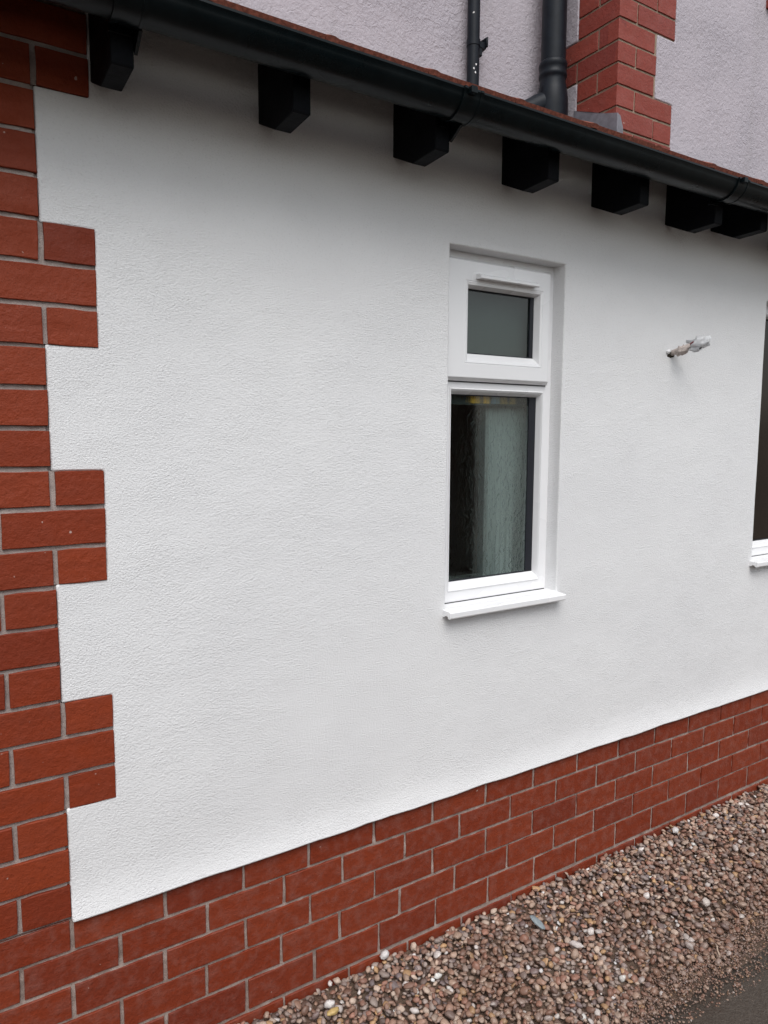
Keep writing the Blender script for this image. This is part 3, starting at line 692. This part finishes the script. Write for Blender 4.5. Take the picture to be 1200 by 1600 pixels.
# ------------------------------------------------------------------ gravel
def pebbles():
    bm = bmesh.new(); bmesh.ops.create_icosphere(bm, subdivisions=2, radius=1); bm.verts.index_update()
    v2 = np.array([v.co[:] for v in bm.verts]); f2 = np.array([[v.index for v in fa.verts] for fa in bm.faces]); bm.free()
    bm = bmesh.new(); bmesh.ops.create_icosphere(bm, subdivisions=1, radius=1); bm.verts.index_update()
    v1 = np.array([v.co[:] for v in bm.verts]); f1 = np.array([[v.index for v in fa.verts] for fa in bm.faces]); bm.free()
    def var(v, n):
        out = []
        for i in range(n):
            s_ = i*7.3; o = []
            for p in v:
                P_ = Vector(p); k = 1+.42*noise.noise(P_*1.1+Vector((s_, 1, 2)))+.16*noise.noise(P_*2.6+Vector((5, s_, 2)))
                q_ = P_*k
                for pn in range(2):     # a couple of broken flats
                    nn = Vector((math.sin(s_+pn*2), math.cos(s_*1.7+pn), math.sin(s_*.6+pn*4))).normalized(); d = q_.dot(nn)
                    if d > .72: q_ -= nn*(d-.72)*.85
                o.append(tuple(q_))
            out.append(np.array(o))
        return out
    V2 = var(v2, 14); V1 = var(v1, 8)
    vs, fs, cs_, off = [], [], [], 0
    pal = np.array([(.42,.30,.23),(.31,.185,.135),(.21,.115,.085),(.32,.26,.23),(.46,.36,.29),(.15,.12,.125),(.46,.28,.14),(.29,.14,.10),(.72,.67,.64),(.10,.066,.056),(.25,.20,.185)])
    pw = np.array([.15,.16,.13,.12,.09,.07,.045,.10,.040,.06,.075]); pw = pw/pw.sum()
    def layer(x0, x1, y0, y1, sp, z, keep, lowpoly, smin, smax):
        nonlocal off
        xs = np.arange(x0, x1, sp); ys = np.arange(y0, y1, sp)
        for xi, x in enumerate(xs):
            for y in ys:
                px = x+rng.uniform(-.5, .5)*sp+(sp/2 if int(round((y-y0)/sp)) % 2 else 0); py = y+rng.uniform(-.5, .5)*sp
                if py > -.006: continue
                ed = (-.44+.045*nz(px, 0, 3.1, 11)+.02*nz(px, 0, 11, 4)) 
                kp = keep
                if px < 1.0: kp = kp*1.0
                if py < ed:
                    kp = keep*math.exp((py-ed)/.030)*.8
                kp *= 1-.55*max(0, nz(px, py, 5, 21))*(1 if py < -.28 else .3)
                if rng.random() > kp: continue
                a = smin+(smax-smin)*rng.random()**1.7
                if py < ed-.03: a *= .7
                sc = np.array([a, a*rng.uniform(.6, .95), a*rng.uniform(.36, .66)])
                th = rng.uniform(0, 6.283); tl = rng.normal(0, .35); tr = rng.normal(0, .35)
                c, s = math.cos(th), math.sin(th); Rz = np.array([[c,-s,0],[s,c,0],[0,0,1]])
                c, s = math.cos(tl), math.sin(tl); Rx = np.array([[1,0,0],[0,c,-s],[0,s,c]])
                c, s = math.cos(tr), math.sin(tr); Ry = np.array([[c,0,s],[0,1,0],[-s,0,c]])
                base = (V1 if lowpoly else V2)[rng.integers(8 if lowpoly else 14)]
                v = (base*sc)@(Rz@Rx@Ry).T
                zb = z+.010*nz(px, py, 4, 3)*(1 if py > ed else .4) + rng.uniform(-.003, .003)
                if py < ed: zb = max(-.001, zb*.3)
                if py < ed and z > .006: zb = .004
                v = v+np.array([px, py, -ZG+zb+sc[2]*.35])
                v = v*S; v[:,2] += ZG*S
                vs.append(v); fs.append((f1 if lowpoly else f2)+off); off += len(v)
                col = pal[rng.choice(len(pal), p=pw)]*rng.uniform(.72, 1.32)
                cs_.append(np.tile(np.append(np.minimum(col, .8), 1.0), (len(v), 1)))
    lo = -.62
    layer(.1, 2.75, lo, 0, .0150, .000, .95, False, .0055, .0105)
    layer(.1, 2.75, lo, 0, .0165, .007, .85, False, .0060, .0120)
    layer(.1, 2.75, lo, 0, .0240, .013, .65, False, .0065, .0135)
    def grit(x0, x1, n_, smin, smax, ymean, ysd):
        nonlocal off
        for _ in range(n_):
            px = rng.uniform(x0, x1); e = -.455+.045*nz(px, 0, 3.1, 11); py = e+ymean+rng.normal(0, ysd)
            if py > -.05 or py < -.75: continue
            a = smin+(smax-smin)*rng.random()**2; sc = np.array([a, a*rng.uniform(.6, .95), a*rng.uniform(.5, .8)]); th = rng.uniform(0, 6.283); c, s = math.cos(th), math.sin(th)
            v = (V1[rng.integers(8)]*sc)@np.array([[c,-s,0],[s,c,0],[0,0,1]]).T + np.array([px, py, -ZG+sc[2]*.3+.006+.004*nz(px, py, 5)])
            v = v*S; v[:,2] += ZG*S; vs.append(v); fs.append(f1+off); off += len(v)
            col = pal[rng.choice(len(pal), p=pw)]*rng.uniform(.6, 1.1); cs_.append(np.tile(np.append(np.minimum(col, .8), 1.0), (len(v), 1)))
    grit(.3, 3.0, 9000, .0012, .0045, -.01, .035); grit(.3, 3.0, 6500, .0010, .0045, -.05, .07)
    layer(-1.4, .1, lo, 0, .0165, .004, .95, True, .006, .012)
    layer(2.75, 5.0, lo, 0, .0180, .005, .95, True, .006, .013)
    V = np.concatenate(vs); F = np.concatenate(fs); C = np.concatenate(cs_)
    me = bpy.data.meshes.new('gravel')
    me.vertices.add(len(V)); me.vertices.foreach_set('co', V.astype(np.float32).ravel())
    me.loops.add(len(F)*3); me.loops.foreach_set('vertex_index', F.astype(np.int32).ravel())
    me.polygons.add(len(F)); me.polygons.foreach_set('loop_start', np.arange(0, len(F)*3, 3, dtype=np.int32))
    me.polygons.foreach_set('loop_total', np.full(len(F), 3, np.int32)); me.polygons.foreach_set('use_smooth', np.ones(len(F), bool))
    me.update(); me.validate()
    at = me.attributes.new('tint', 'FLOAT_COLOR', 'POINT'); at.data.foreach_set('color', C.astype(np.float32).ravel())
    me.materials.append(PEB)
    o = link('gravel', me, (0, 0, 0)); tag(o, 'loose brown, grey and cream pebbles along the foot of the brick plinth', 'gravel', None, 'stuff')
    print('gravel tris', len(F), 'stones', len(vs))
pebbles()
# odd stones that stand out
def stone(x, y, rad, ax, col, label, cat='stone', z=-.374, rough=.5, name='stone', sub=3, amp=.3, seed=0):
    m_ = m_plain(name+'_surface', col, rough, .5, 150, .15, .0006)
    o = blob(name, P(x, y, z), tuple(a*S for a in rad), ax, m_, None, amp, 40, sub, seed); return tag(o, label, cat)
stone(1.163, -.135, (.025, .012, .0045), (-.35, .9, .45), (.20,.235,.25), 'flat blue grey slate chip lying on the pebbles', 'stone', -.372, name='slate_chip', amp=.18, seed=3)
stone(1.189, -.251, (.018, .008, .007), (.4, -.8, .1), (.50,.45,.43), 'long white pebble out in the gravel below the slate chip', name='pebble', seed=5)
stone(1.899, -.043, (.013, .010, .009), (1, .3, .2), (.55,.53,.52), 'white pebble against the plinth below the cable', name='pebble', seed=8)
stone(.738, -.012, (.013, .010, .009), (1, .1, .3), (.55,.53,.52), 'small white pebble touching the plinth left of the window', name='pebble', seed=11)
stone(1.641, -.329, (.013, .011, .009), (1, .4, .1), (.48,.42,.38), 'cream white pebble towards the path in the thinning gravel', name='pebble', seed=14)
stone(.536, -.104, (.016, .008, .006), (1, .05, .05), (.46,.33,.13), 'narrow yellow pebble near the bottom edge of the photo', name='pebble', seed=17)
stone(.541, -.079, (.013, .009, .009), (1, -.6, .1), (.55,.52,.50), 'chalky pebble just above the yellow one', name='pebble', seed=19)
mb = MB(); t0, t1 = P(1.511,-.442,-.378), P(1.484,-.473,-.382)
mb.tube([t0, (t0*2+t1)/3+Vector((.003,0,.003)), (t0+t1*2)/3+Vector((-.001,.002,.004)), t1], [.0022, .0026, .0024, .0014], 8)
tag(mb.build('twig', m_plain('pale_twig_bark', (.40,.31,.24), .8, .3, 200, .3, .001), smooth=True), 'short pale dry twig on the gravel edge by the tarmac', 'twig')
# ------------------------------------------------------------------ across the path: unseen block added to cut low sky light on the wall
NBR = m_plain('brown_brick_far', (.085,.045,.032), .8, .3, 12, .4, .01)
ga = thing('sky_blocker', P(.5, -4.6, -.4), 'brown brick garage added unseen across the path to cut low sky light', 'sky_blocker')
mb = MB(); mb.box(-4, 4.45, -6.6, -4.0, -.45, 1.40); mb.build('wall', NBR, ga)
mb = MB(); mb.box(-4.05, 4.50, -6.65, -3.95, 1.40, 1.48); mb.build('roof', BLACK, ga)
